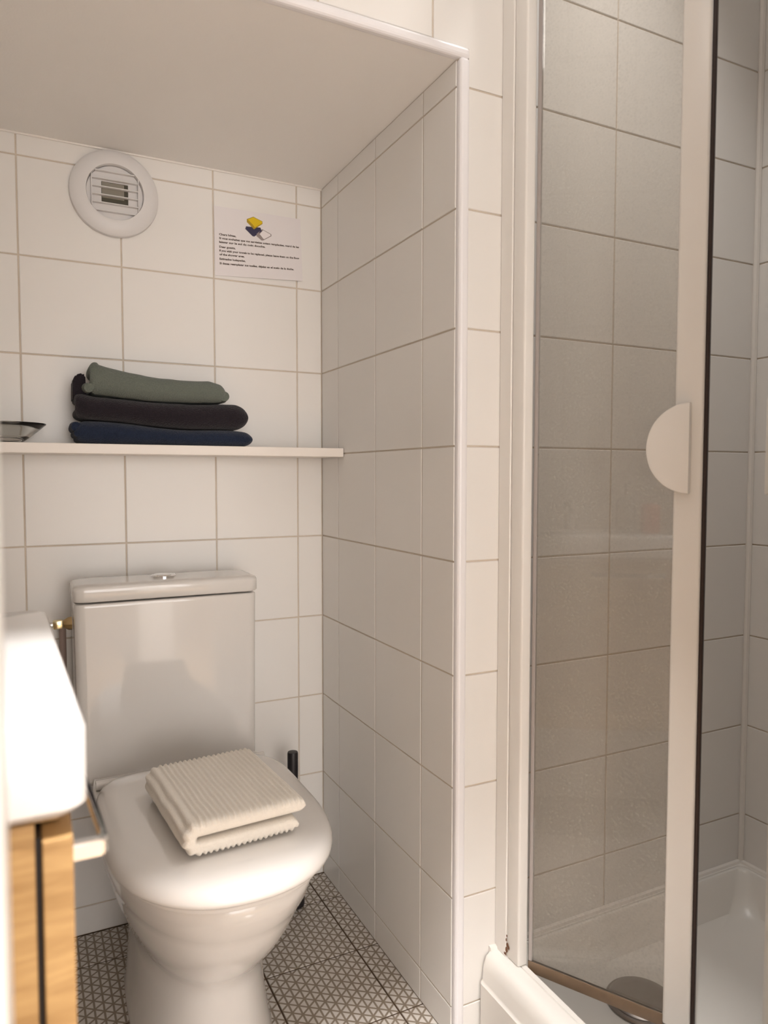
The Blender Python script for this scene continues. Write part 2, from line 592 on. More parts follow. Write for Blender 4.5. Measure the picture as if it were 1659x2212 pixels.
obj('seat', loft(bmesh.new(), [lid_ring(0.012, 0.4045), lid_ring(0.010, 0.407), lid_ring(0.010, 0.411), lid_ring(0.014, 0.4135)]), M['ceramic'], toilet, True, 40)
lid_rings = [lid_ring(i_, z_) for i_, z_ in ((0.010, 0.4165), (0.002, 0.4165), (0.0, 0.419), (0.0, 0.424), (0.0015, 0.430), (0.006, 0.4375), (0.016, 0.4435),
                                             (0.034, 0.4470), (0.070, 0.4490), (0.110, 0.4497), (0.150, 0.450))]
obj('lid', loft(bmesh.new(), lid_rings), M['ceramic'], toilet, True, 60)
for sx in (-1, 1):
    bm = bmesh.new()
    tube(bm, [(TX + sx * 0.145 - 0.020, -0.226, 0.414), (TX + sx * 0.145 + 0.020, -0.226, 0.414)], 0.0095, 14)
    obj('hinge', bm, M['ceramic'], toilet, True)
CX0, CX1, CYF, CYB = -0.5815, -0.2175, -0.17, -0.02
cz = [(0.388, 0.012), (0.391, 0.006), (0.397, 0.003), (0.405, 0.0025), (0.50, 0.002), (0.60, 0.0014), (0.70, 0.0007), (0.745, 0.0003), (0.7505, 0.0003), (0.7520, 0.0012), (0.7528, 0.004)]
rings = [rrect(CX0 + i, CX1 - i, CYF + i, CYB, 0.02, z) for z, i in cz]
obj('cistern', loft(bmesh.new(), rings), M['ceramic'], toilet, True, 50)
cl = [(0.7590, 0.003), (0.7600, -0.001), (0.7625, -0.003), (0.780, -0.003), (0.785, -0.0028), (0.7895, -0.001), (0.7920, 0.004), (0.7930, 0.012), (0.7932, 0.03)]
rings = [[(x, y, z) for x, y, z in rrect(CX0 + i, CX1 - i, CYF + i, CYB - 0.025 - max(i, 0) * 0.5, 0.022, z - 0.003)] for z, i in cl]
obj('cistern_lid', loft(bmesh.new(), rings), M['ceramic'], toilet, True, 50)
bm = bmesh.new()
lathe(bm, [(0.026, 0.0), (0.026, 0.003), (0.0235, 0.0045), (0.0215, 0.0042), (0.0215, 0.003), (0.020, 0.005), (0.012, 0.0065), (0.001, 0.007)], (-0.402, -0.100, 0.7902), n=40, cap0=True, cap1=True)
obj('flush_button', bm, M['chrome'], toilet, True)
bm = bmesh.new()
tube(bm, [(TX - 0.105, -0.335, 0.010), (TX - 0.1215, -0.335, 0.010)], 0.005, 12)
obj('fixing_bolt', bm, M['black'], toilet, True)

# water inlet on the cistern's left side
valve = thing('stop_valve', 'small aged brass water valve on the left side of the cistern', 'valve', (-0.62, -0.10, 0.69))
bm = bmesh.new()
tube(bm, [(-0.5825, -0.10, 0.706), (-0.589, -0.10, 0.706), (-0.598, -0.10, 0.706)], [0.0135, 0.013, 0.008], 8)
obj('flared_nut', bm, M['brass'], valve, True)
obj('valve_body', bx((-0.618, -0.109, 0.697), (-0.598, -0.091, 0.715), 0.003), mat('pale_brass', (0.80, 0.70, 0.45), rough=0.2, metal=1.0), valve, True)
bm = bmesh.new()
tube(bm, [(-0.618, -0.10, 0.706), (-0.632, -0.10, 0.706), (-0.642, -0.10, 0.70), (-0.645, -0.10, 0.69)], 0.006, 12)
obj('elbow', bm, M['chrome'], valve, True)
bm = bmesh.new()
tube(bm, [(-0.645, -0.10, 0.692), (-0.642, -0.10, 0.66), (-0.627, -0.095, 0.61), (-0.612, -0.09, 0.55), (-0.605, -0.085, 0.45), (-0.606, -0.06, 0.33),
          (-0.615, -0.02, 0.28), (-0.615, 0.002, 0.27)], 0.0065, 12)
obj('braided_hose', bm, M['hose'], valve, True)
bm = bmesh.new()
tube(bm, [(-0.598, -0.045, FZ), (-0.598, -0.045, 0.69)], 0.007, 12)
tag(obj('water_pipe', bm, mat('copper_pipe_painted', (0.30, 0.22, 0.19), rough=0.5), None, True), 'thin brown water pipe running down beside the cistern', 'pipe')

# toilet brush
brush = thing('toilet_brush', 'black toilet brush standing in its holder behind the toilet', 'toilet brush', (-0.1155, -0.10, FZ))
bm = bmesh.new()
lathe(bm, [(0.009, 0.0), (0.011, 0.02), (0.0125, 0.20), (0.0125, 0.245), (0.0115, 0.2485), (0.004, 0.249)], (-0.1155, -0.10, 0.112), n=24, cap0=True, cap1=True)
obj('handle', bm, M['black'], brush, True)
bm = bmesh.new()
lathe(bm, [(0.022, 0.0), (0.026, 0.004), (0.026, 0.108), (0.024, 0.112), (0.016, 0.116), (0.010, 0.122)], (-0.1155, -0.10, FZ), n=32, cap0=True, cap1=True)
obj('holder', bm, M['black'], brush, True)

# ------------------------------------------------------------------ shelf and what stands on it
SZ0, SZ1 = 1.0475, 1.0675
shelf = tag(obj('wall_shelf', bx((-0.902, -0.139, SZ0), (-0.0015, -0.002, SZ1), 0.0012), M['shelf']),
            'white laminate wall shelf running across the niche above the toilet', 'shelf')


def smooth_noise(seed):
    rnd = random.Random(seed)
    ph = [(rnd.uniform(0, 6.28), rnd.uniform(0, 6.28)) for _ in range(5)]

    def f(a, b):
        return sum(math.sin(a * (i + 1) * 1.7 + ph[i][0]) * math.cos(b * (i + 1) * 1.3 + ph[i][1]) / (i + 1) for i in range(5)) / 2
    return f


def folded(nu, nv, length, depth, th, gap, zb, zt, nz, rib=0.0, ribstep=0.0075, bottom_short=0.0, endr=0.02, fuzz=0.0008, whole=0.0, blunt=1.0):
    """Cloth folded once: fold along local y=0 (towards -y), open side at y=depth; runs along local x 0..length.
    zb/zt: functions of x in 0..1 giving local bottom and top."""
    H = 2 * th + gap
    # centre line of the U, from open end of the top layer round the fold to open end of the bottom layer
    R = (th + gap) / 2
    path = []
    n1 = int(nu * 0.42)
    for i in range(n1):
        path.append((depth - (depth - R - th / 2) * i / n1, H - th / 2, 0, 1))
    na = int(nu * 0.16)
    for i in range(na + 1):
        a = math.pi / 2 + math.pi * i / na
        path.append((R + th / 2 + math.cos(a) * R, H / 2 + math.sin(a) * R, math.cos(a), math.sin(a)))
    for i in range(1, n1 + 1):
        path.append((R + th / 2 + (depth - bottom_short - R - th / 2) * i / n1, th / 2, 0, -1))
    s = [0.0]
    for i in range(1, len(path)):
        s.append(s[-1] + math.hypot(path[i][0] - path[i - 1][0], path[i][1] - path[i - 1][1]))
    L = s[-1]
    rings = []
    for j in range(nv + 1):
        v = j / nv
        # cluster stations near both ends
        v = 0.5 - 0.5 * math.cos(math.pi * v)
        xx = v * length
        de = min(xx, length - xx)
        f = 1.0 if de > endr else math.sqrt(max(0.0, 1 - (1 - de / endr) ** 2))
        f = max(f, 0.02)
        outer, inner = [], []
        for i, (py, pz, ny, nzz) in enumerate(path):
            e = min(s[i], L - s[i])
            fe = 1.0 if e > th / 2 else math.sqrt(max(0.0, 1 - (1 - e / (th / 2)) ** 2))
            rb = rib * math.sin(2 * math.pi * (s[i] + 0.0011 * nz(v * 9, s[i] * 60)) / ribstep) if rib else 0.0
            h = (th / 2) * (0.25 + 0.75 * f) * max(fe, 0.05)
            wob = fuzz * nz(v * 7 + 3, s[i] * 40)
            outer.append((py + ny * (h + rb + wob), pz + nzz * (h + rb + wob)))
            inner.append((py - ny * h * 0.92, pz - nzz * h * 0.92))
        loop = outer + inner[::-1]
        zb_, zt_ = zb(v), zt(v)
        ring = []
        for (py, pz) in loop:
            t = pz / H
            if whole:
                wh = whole if xx > length / 2 else whole * blunt
                t = 0.5 + (t - 0.5) * (1 - wh + wh * f)
            ring.append((xx, py, zb_ + (zt_ - zb_) * t))
        rings.append(ring)
    bm = bmesh.new()
    loft(bm, rings, True, True)
    return bm


def place(bm, origin, rotz=0.0):
    bmesh.ops.transform(bm, matrix=Matrix.Translation(origin) @ Matrix.Rotation(rotz, 4, 'Z'), verts=bm.verts[:])
    return bm


T0 = SZ1 + 0.0005
# navy, at the bottom
t = thing('folded_towel', 'folded navy blue towel, lowest of the stack on the shelf', 'towel', (-0.38, -0.07, SZ1), 'folded towels on the shelf')
navy_t = lambda v: 0.045 - 0.016 * v + 0.003 * math.sin(v * 9)
obj('body', place(folded(60, 60, 0.357, 0.112, 0.019, 0.006, lambda v: 0.0, navy_t, smooth_noise(1), endr=0.020, fuzz=0.0012, whole=0.55, blunt=0.4), (-0.568, -0.128, T0)), M['navy'], t, True, 80)
bm = bmesh.new()
tube(bm, [(-0.568, -0.120, T0 + 0.033), (-0.569, -0.09, T0 + 0.0335), (-0.568, -0.03, T0 + 0.033)], [0.0095, 0.011, 0.010], 14)
obj('rolled_corner', bm, M['navy'], t, True)
bm = bmesh.new()
tube(bm, [(-0.5665, -0.125, T0 + 0.0195), (-0.567, -0.09, T0 + 0.0205), (-0.566, -0.03, T0 + 0.0205)], [0.006, 0.008, 0.008], 12)
obj('rolled_corner', bm, M['navy'], t, True)
# charcoal, in the middle
t = thing('folded_towel', 'thick folded charcoal towel, middle of the stack on the shelf', 'towel', (-0.38, -0.07, SZ1 + 0.04), 'folded towels on the shelf')
ch_b = lambda v: navy_t(v * 0.97) + 0.0025
ch_t = lambda v: 0.093 + (0.011 * (1 - v / 0.12) ** 2 if v < 0.12 else 0) - 0.004 * v + 0.003 * math.sin(v * 7 + 1)
obj('body', place(folded(60, 60, 0.350, 0.108, 0.026, 0.002, ch_b, ch_t, smooth_noise(2), endr=0.030, fuzz=0.0016, whole=0.62, blunt=0.25), (-0.569, -0.126, T0)), M['charcoal'], t, True, 80)
bm = bmesh.new()
loft(bm, [[(-0.5715 + dx, y, T0 + z) for dx, z in ((0, 0.088), (0.001, 0.130), (0.006, 0.139), (0.019, 0.143), (0.024, 0.138), (0.025, 0.09))] for y in (-0.095, -0.088, -0.03, -0.022)])
bmesh.ops.bevel(bm, geom=bm.edges[:], offset=0.003, segments=2, affect='EDGES')
obj('raised_flap', bm, M['charcoal'], t, True)
# sage, on top
t = thing('folded_towel', 'smaller folded sage green towel on top of the stack', 'towel', (-0.40, -0.07, SZ1 + 0.1), 'folded towels on the shelf')
sg_b = lambda v: ch_t(0.10 + v * 0.78) + 0.0035
sg_t = lambda v: 0.163 - 0.022 * v - 0.012 * math.sin(min(1, v * 1.0) * 3.14) + (-0.010 * ((v - 0.88) / 0.12) if v > 0.88 else 0) + (0.003 if v < 0.06 else 0)
obj('body', place(folded(60, 60, 0.272, 0.105, 0.022, 0.001, sg_b, sg_t, smooth_noise(3), endr=0.012, fuzz=0.0012, whole=0.4, blunt=0.3), (-0.541, -0.125, T0)), M['sage'], t, True, 80)
bm = bmesh.new()
tube(bm, [(-0.5435, -0.122, T0 + 0.111), (-0.5455, -0.09, T0 + 0.113), (-0.544, -0.03, T0 + 0.113)], [0.009, 0.0105, 0.010], 14)
obj('rolled_corner', bm, M['sage'], t, True)
bm = bmesh.new()
tube(bm, [(-0.272, -0.120, T0 + 0.107), (-0.270, -0.09, T0 + 0.107), (-0.271, -0.03, T0 + 0.107)], [0.0105, 0.012, 0.011], 14)
obj('rolled_corner', bm, M['sage'], t, True)

# glass dish at the left end of the shelf
bm = bmesh.new()
lathe(bm, [(0.001, 0.0), (0.026, 0.0), (0.028, 0.003), (0.040, 0.012), (0.056, 0.025), (0.0655, 0.034), (0.0690, 0.0365), (0.0695, 0.039), (0.066, 0.0395),
           (0.054, 0.030), (0.038, 0.017), (0.024, 0.0075), (0.001, 0.006)], (-0.690, -0.072, SZ1 + 0.0003), n=56, cap0=True, cap1=True)
tag(obj('glass_dish', bm, M['clear'], None, True, 50), 'shallow clear glass dish standing at the left end of the shelf', 'dish')

# ------------------------------------------------------------------ ventilation grille
VX, VZ, VR = -0.476, 1.6055, 0.0905
vent = thing('extractor_vent', 'round white ventilation grille on the back wall below the niche ceiling', 'vent', (VX, 0, VZ))
bm = bmesh.new()
lathe(bm, [(VR - 0.002, 0.0), (VR, 0.004), (VR - 0.001, 0.012), (VR - 0.006, 0.017), (VR - 0.016, 0.020), (0.064, 0.022), (0.0585, 0.0215), (0.0575, 0.019), (0.0575, 0.004)],
      (VX, 0, VZ), axis='y', n=72)
obj('cover_ring', bm, M['vent'], vent, True, 30)


def plate_hole(bm, r, hx, hz, y0, y1, cx, czz, n=48):
    """disc with a rectangular hole, between y0 (front) and y1"""
    def sq(a):
        c, s = math.cos(a), math.sin(a)
        k = min(hx / abs(c) if abs(c) > 1e-6 else 1e9, hz / abs(s) if abs(s) > 1e-6 else 1e9)
        return c * k, s * k
    angs = [2 * math.pi * (k + 0.5) / n for k in range(n)]
    a0 = math.atan2(hz, hx)
    for c in (a0, math.pi - a0, math.pi + a0, 2 * math.pi - a0):
        i = min(range(n), key=lambda q: abs(angs[q] - c))
        angs[i] = c
    rings = []
    for yy, inner in ((y1, False), (y0, False), (y0, True), (y1, True)):
        ring = []
        for a in angs:
            px, pz = (r * math.cos(a), r * math.sin(a)) if not inner else sq(a)
            ring.append((cx + px, yy, czz + pz))
        rings.append(ring)
    loft(bm, rings + [rings[0]], False, False)
    bmesh.ops.remove_doubles(bm, verts=bm.verts[:], dist=1e-6)
    return bm


obj('inner_disc', plate_hole(bmesh.new(), 0.0570, 0.027, 0.0225, -0.012, -0.009, VX, VZ - 0.001), M['vent'], vent, True, 30)
for k in range(6):
    z = VZ + 0.041 - k * 0.0165
    hw = 0.047 if 0 < k < 5 else 0.040
    obj('slat', bx((VX - hw, -0.0215, z - 0.0011), (VX + hw, -0.0125, z + 0.0011), 0.0005, 1), M['vent'], vent)
for sx in (-1, 1):
    obj('side_bar', bx((VX + sx * 0.047 - 0.001, -0.0215, VZ - 0.033), (VX + sx * 0.047 + 0.001, -0.0125, VZ + 0.033), 0.0004, 1), M['vent'], vent)
bm = bx((VX - 0.034, -0.0088, VZ - 0.030), (VX + 0.034, -0.0015, VZ + 0.028))
obj('duct_shade', bm, M['duct_shade'], vent)  # dark box put in as the shade of the opening
bm = bx((VX - 0.012, -0.0092, VZ - 0.0125), (VX + 0.0255, -0.0088, VZ + 0.0215))
obj('damper_flap', bx((VX - 0.026, -0.0105, VZ - 0.0115), (VX + 0.019, -0.0088, VZ + 0.0212), 0.0004, 1), mat('grey_damper', (0.30, 0.27, 0.22), rough=0.5), vent)

# ------------------------------------------------------------------ printed notice
notice = thing('paper_notice', 'small laminated white notice with a towel drawing taped to the wall tiles', 'notice', (-0.157, -0.002, 1.54))
PA, PB, PC, PD = Vector((-0.2625, -0.0022, 1.6185)), Vector((-0.0545, -0.0022, 1.620)), Vector((-0.0505, -0.0050, 1.4735)), Vector((-0.2610, -0.0022, 1.4625))


def pp(u, v, off=0.0):
    """u 0..1 to the right, v 0..1 downwards on the sheet"""
    a = PA.lerp(PB, u)
    b = PD.lerp(PC, u)
    p = a.lerp(b, v)
    p.y -= off
    return p


bm = bmesh.new()
NU, NV = 14, 10
front = [[bm.verts.new(pp(i / NU, j / NV)) for i in range(NU + 1)] for j in range(NV + 1)]
back = [[bm.verts.new(pp(i / NU, j / NV, -0.0006)) for i in range(NU + 1)] for j in range(NV + 1)]
for j in range(NV):
    for i in range(NU):
        bm.faces.new((front[j][i], front[j][i + 1], front[j + 1][i + 1], front[j + 1][i]))
        bm.faces.new((back[j][i], back[j + 1][i], back[j + 1][i + 1], back[j][i + 1]))
for j in range(NV):
    bm.faces.new((front[j][0], front[j + 1][0], back[j + 1][0], back[j][0]))
    bm.faces.new((front[j][NU], back[j][NU], back[j + 1][NU], front[j + 1][NU]))
for i in range(NU):
    bm.faces.new((front[0][i], back[0][i], back[0][i + 1], front[0][i + 1]))
    bm.faces.new((front[NV][i], front[NV][i + 1], back[NV][i + 1], back[NV][i]))
obj('sheet', bm, M['paper'], notice)


def poly(name, pts, mt, off):
    bm = bmesh.new()
    a = [bm.verts.new(pp(u, v, off)) for u, v in pts]
    b = [bm.verts.new(pp(u, v, off - 0.00012)) for u, v in pts]
    bm.faces.new(a)
    bm.faces.new(b[::-1])
    for i in range(len(a)):
        k = (i + 1) % len(a)
        bm.faces.new((a[i], b[i], b[k], a[k]))
    return obj(name, bm, mt, notice)


poly('printed_towel', [(.355, .235), (.52, .225), (.535, .28), (.445, .375), (.425, .37), (.345, .275)], M['navy_print'], 0.0002)
poly('printed_towel', [(.365, .125), (.44, .075), (.545, .125), (.545, .165), (.445, .265), (.365, .17)], M['yellow_dark'], 0.0004)
poly('printed_towel', [(.375, .13), (.44, .085), (.54, .13), (.54, .155), (.455, .235), (.435, .20)], M['yellow'], 0.0006)
poly('printed_towel', [(.475, .325), (.54, .245), (.645, .305), (.645, .335), (.55, .415), (.53, .42), (.47, .36)], M['grey_print'], 0.0002)
poly('printed_towel', [(.51, .325), (.55, .26), (.635, .31), (.635, .33), (.56, .395), (.55, .39)], M['white_print'], 0.0004)


def text_line(s, u, v, width, size):
    cu = bpy.data.curves.new('text', 'FONT')
    cu.body = s
    cu.size = size
    cu.offset = 0.00028
    cu.resolution_u = 2
    to = bpy.data.objects.new('text_tmp', cu)
    COL.objects.link(to)
    bpy.context.view_layer.update()
    dg = bpy.context.evaluated_depsgraph_get()
    me = bpy.data.meshes.new_from_object(to.evaluated_get(dg))
    bpy.data.objects.remove(to)
    xs = [w.co.x for w in me.vertices]
    w0, w1 = min(xs), max(xs)
    W = 0.2085
    Hh = 0.1555
    for w in me.vertices:
        uu = u + (w.co.x - w0) / (w1 - w0) * width
        vv = v - w.co.y / Hh
        p = pp(uu, vv, 0.00018)
        w.co = p
    me.materials.clear()
    me.materials.append(M['ink'])
    o = bpy.data.objects.new('text_line', me)
    COL.objects.link(o)
    o.parent = notice
    o.matrix_parent_inverse = Matrix.Translation(-notice.location)
    return o


LINES = [("Chers hôtes,", .05, .42, .19), ("Si vous souhaitez que vos serviettes soient remplacées, merci de les", .05, .475, .92),
         ("laisser sur le sol du coin douche.", .05, .53, .52),
         ("Dear guests,", .05, .60, .18), ("If you wish your towels to be replaced, please leave them on the floor", .05, .655, .92),
         ("of the shower area.", .05, .71, .28),
         ("Estimados huéspedes,", .05, .775, .29), ("Si desea reemplazar sus toallas, déjelas en el suelo de la ducha.", .05, .84, .85)]
for s_, u_, v_, w_ in LINES:
    text_line(s_, u_, v_ - 0.005, w_, 0.0062)

# ------------------------------------------------------------------ ribbed towel on the toilet lid
LZ = 0.4535
t = thing('folded_towel', 'folded cream ribbed cotton towel lying on the closed toilet lid', 'towel', (-0.38, -0.45, LZ))
LEN_V = 0.250
DEP = 0.190
bm = folded(420, 44, LEN_V, DEP, 0.0215, 0.003, lambda v: 0.0, lambda v: 0.050, smooth_noise(5), rib=0.0017, ribstep=0.0085,
            bottom_short=0.012, endr=0.012, fuzz=0.0008)
# local x runs along the ribs, local y away from the fold
TOWEL_DIR = math.radians(-85.5)
TOWEL_ORG = Vector((-0.489, -0.402, LZ))
rotm = Matrix.Translation(TOWEL_ORG) @ Matrix.Rotation(TOWEL_DIR, 4, 'Z')
bmesh.ops.transform(bm, matrix=rotm, verts=bm.verts[:])
obj('cloth', bm, M['cream_cloth'], t, True, 80)

# ------------------------------------------------------------------ wash basin and vanity on the left
BX0, BX1, BY0, BY1 = -0.903, -0.627, -1.165, -0.705
basin = thing('wash_basin', 'thick rectangular white ceramic wash basin at the left edge above the oak cabinet', 'basin', (-0.77, -0.93, 0.775))
prof = [(0.778, 0.010, 0.012), (0.776, 0.016, 0.012), (0.778, 0.006, 0.015), (0.784, 0.0, 0.018), (0.834, 0.0, 0.018), (0.8395, 0.0025, 0.018), (0.842, 0.008, 0.018),
        (0.842, 0.125, 0.02), (0.840, 0.128, 0.02), (0.825, 0.131, 0.02), (0.800, 0.134, 0.015), (0.793, 0.139, 0.01)]
rings = []
for i, (z, ins, r) in enumerate(prof[1:]):
    back = ins if i < 6 else 0.03
    pts = rrect(BX0 + (back + (ins - 0.125) if i > 5 else ins * 0.3), BX1 - ins, BY0 + min(ins, 0.13 + (ins - 0.125)), BY1 - min(ins, 0.1), r, z)
    rings.append([(p[0] + (-0.014 * (p[1] - BY0) / (BY1 - BY0) if p[0] > -0.75 else 0), p[1], p[2]) for p in pts])
obj('bowl', loft(bmesh.new(), rings), M['ceramic_basin'], basin, True, 40)
bm = bmesh.new()
lathe(bm, [(0.020, 0.0), (0.020, 0.002), (0.015, 0.003), (0.001, 0.0035)], (-0.82, -0.915, 0.793), n=24, cap0=True, cap1=True)
obj('waste', bm, M['chrome'], basin, True)
tap = thing('basin_tap', 'chrome single-lever tap on the wall side of the wash basin', 'tap', (-0.882, -0.915, 0.842))
bm = bmesh.new()
lathe(bm, [(0.018, 0.0), (0.018, 0.004), (0.016, 0.008), (0.015, 0.075), (0.016, 0.082), (0.002, 0.083)], (-0.882, -0.915, 0.8422), n=24, cap0=True, cap1=True)
obj('body', bm, M['chrome'], tap, True)
bm = bmesh.new()
tube(bm, [(-0.872, -0.915, 0.895), (-0.85, -0.915, 0.905), (-0.825, -0.915, 0.900), (-0.820, -0.915, 0.888)], [0.012, 0.011, 0.010, 0.010], 14)
obj('spout', bm, M['chrome'], tap, True)
obj('lever', bx((-0.888, -0.921, 0.925), (-0.83, -0.909, 0.932), 0.002), M['chrome'], tap, True)

vanity = thing('vanity_cabinet', 'oak laminate vanity cabinet under the wash basin with chrome bow handle', 'cabinet', (-0.77, -0.93, 0.30))
obj('body', bx((-0.902, -1.160, 0.30), (-0.6605, -0.722, 0.7755), 0.0008), M['oak'], vanity)
obj('top_rail', bx((-0.6605, -1.140, 0.768), (-0.6455, -0.722, 0.7755), 0.0006), M['oak'], vanity)
door = obj('door', bx((-0.6563, -1.165, 0.305), (-0.6375, -0.725, 0.7655), 0.0010), M['oak'], vanity)
obj('gap_shade', bx((-0.6604, -1.157, 0.305), (-0.6565, -0.726, 0.7650)), M['black'], vanity)  # black strip painting the shade in the gap behind the door
bm = bmesh.new()
# flat bow handle: two feet and a bar, bent outwards
hz0 = 0.742
prof_pts = [(-0.6374, -1.130), (-0.6155, -1.130), (-0.6120, -1.122), (-0.6150, -1.06), (-0.6190, -0.985), (-0.6215, -0.945), (-0.6250, -0.937), (-0.6374, -0.937)]
inner_pts = [(-0.6374, -1.120), (-0.6185, -1.120), (-0.6165, -1.115), (-0.6195, -1.06), (-0.6235, -0.985), (-0.6258, -0.951), (-0.6270, -0.947), (-0.6374, -0.947)]
loft(bm, [[(a[0], a[1], hz0), (a[0], a[1], hz0 - 0.012), (b[0], b[1], hz0 - 0.012), (b[0], b[1], hz0)] for a, b in zip(prof_pts, inner_pts)])
bmesh.ops.bevel(bm, geom=bm.edges[:], offset=0.0012, segments=2, affect='EDGES')
h = obj('handle', bm, M['chrome'], vanity, True)
h['label'] = 'chrome bow handle'

# things on the basin, seen only mirrored in the shower glass
soap = thing('soap_dispenser', 'clear soap dispenser bottle standing on the wash basin', 'dispenser', (-0.70, -1.085, 0.842))
bm = bmesh.new()
lathe(bm, [(0.022, 0.0), (0.026, 0.003), (0.026, 0.085), (0.022, 0.097), (0.011, 0.103), (0.011, 0.110)], (-0.725, -1.05, 0.8423), n=28, cap0=True, cap1=True)
obj('bottle', bm, M['clear'], soap, True)
bm = bmesh.new()
tube(bm, [(-0.725, -1.05, 0.950), (-0.725, -1.05, 0.985)], 0.005, 12)
tube(bm, [(-0.732, -1.05, 0.986), (-0.69, -1.05, 0.986), (-0.685, -1.05, 0.980)], 0.0055, 12)
obj('pump', bm, M['chrome'], soap, True)
bm = bx((-0.745, -1.140, 0.8425), (-0.700, -1.095, 0.925), 0.008, 3)
tag(obj('red_box', bm, M['red'], None, True), 'red packet standing on the wash basin, seen mirrored in the shower glass', 'packet')

# ------------------------------------------------------------------ shower tray
tray = thing('shower_tray', 'white acrylic square shower tray with raised rim on the right', 'shower tray', (0.4, -0.97, FZ))


def tr_ring(l, r, f, b, rad, z):
    return rrect(0.052 + l, SX - 0.001 - r, FY + 0.002 + f, -D - 0.001 - b, rad, z)


TZ = 0.146
rings = [tr_ring(0, 0, 0, 0, .012, FZ), tr_ring(0, 0, 0, 0, .012, 0.094), tr_ring(0.003, 0, 0, 0, .012, 0.0965), tr_ring(0.004, 0, 0, 0, .012, 0.100),
         tr_ring(0.006, 0, 0, 0, .012, 0.122), tr_ring(0.011, 0.0, 0.0, 0.0, .012, 0.137), tr_ring(0.018, 0.001, 0.001, 0.001, .014, TZ - 0.002),
         tr_ring(0.026, 0.003, 0.004, 0.003, .016, TZ), tr_ring(0.044, 0.010, 0.012, 0.010, .02, TZ), tr_ring(0.045, 0.011, 0.013, 0.011, .02, TZ - 0.003),
         tr_ring(0.047, 0.012, 0.014, 0.012, .02, TZ - 0.003), tr_ring(0.048, 0.013, 0.015, 0.013, .02, TZ - 0.001), tr_ring(0.057, 0.018, 0.02, 0.018, .02, TZ - 0.001),
         tr_ring(0.060, 0.021, 0.022, 0.021, .025, TZ - 0.006), tr_ring(0.066, 0.030, 0.030, 0.030, .03, 0.105), tr_ring(0.080, 0.045, 0.045, 0.042, .05, 0.072),
         tr_ring(0.100, 0.075, 0.075, 0.062, .06, 0.061), tr_ring(0.16, 0.18, 0.2, 0.10, .06, 0.057)]
obj('tray', loft(bmesh.new(), rings), M['acrylic'], tray, True, 40)
DCX, DCY = 0.312, -0.760
bm = bmesh.new()
lathe(bm, [(0.060, 0.0), (0.062, 0.002), (0.060, 0.005), (0.056, 0.006)], (DCX, DCY, 0.0585), n=40, cap0=True)
obj('drain_ring', bm, M['steel'], tray, True)
bm = bmesh.new()
lathe(bm, [(0.0560, 0.0), (0.0555, 0.007), (0.050, 0.0105), (0.035, 0.0125), (0.001, 0.013)], (DCX, DCY, 0.0585), n=40, cap0=True, cap1=True)
obj('drain_cover', bm, M['steel'], tray, True)
bm = bmesh.new()
tube(bm, [(0.075, -D - 0.002, TZ), (SX - 0.004, -D - 0.002, TZ)], 0.0065, 8)
tube(bm, [(SX - 0.003, -D - 0.004, TZ), (SX - 0.003, FY + 0.01, TZ)], 0.0065, 8)
obj('sealant', bm, M['silicone'], tray, True)

# ------------------------------------------------------------------ shower enclosure
TOP = 2.02
enc = thing('shower_enclosure', 'white framed shower enclosure with two inward folding glass doors', 'shower enclosure', (0.118, -0.97, TZ))
PX0, PX1 = 0.0885, 0.1115
for s_, yw in ((-1, -D), (1, FY)):
    y1 = yw + s_ * (0.033 if s_ < 0 else 0.070)
    y2 = yw + s_ * (0.067 if s_ < 0 else 0.104)
    obj('wall_channel', bx((PX0, min(yw + s_ * 0.0005, y1), TZ), (PX1 + 0.003, max(yw + s_ * 0.0005, y1), TOP), 0.0015), M['alu'], enc)
    obj('post', bx((PX0 + 0.002, min(y1, y2), TZ), (PX1, max(y1, y2), TOP), 0.004, 3), M['alu'], enc, True)
obj('top_rail', bx((PX0, FY + 0.034, TOP - 0.03), (PX1 + 0.003, -D - 0.034, TOP + 0.01), 0.002), M['alu'], enc)
# corrosion at the foot of the near post
bm = bmesh.new()
for (dx, dy, z, r) in ((0, 0, 0.160, .0035), (-0.0, -0.003, 0.170, .003), (0, 0.001, 0.178, .002), (0, -0.006, 0.167, .0025), (0, 0.004, 0.152, .004), (0, -0.001, 0.186, .0015)):
    bmesh.ops.create_icosphere(bm, subdivisions=2, radius=r, matrix=Matrix.Translation((PX0 + 0.0012 + dx, -D - 0.034 + dy, z)) @ Matrix.Diagonal((0.35, 1, 1.5, 1)))
obj('rust_spot', bm, M['rust'], enc, True)


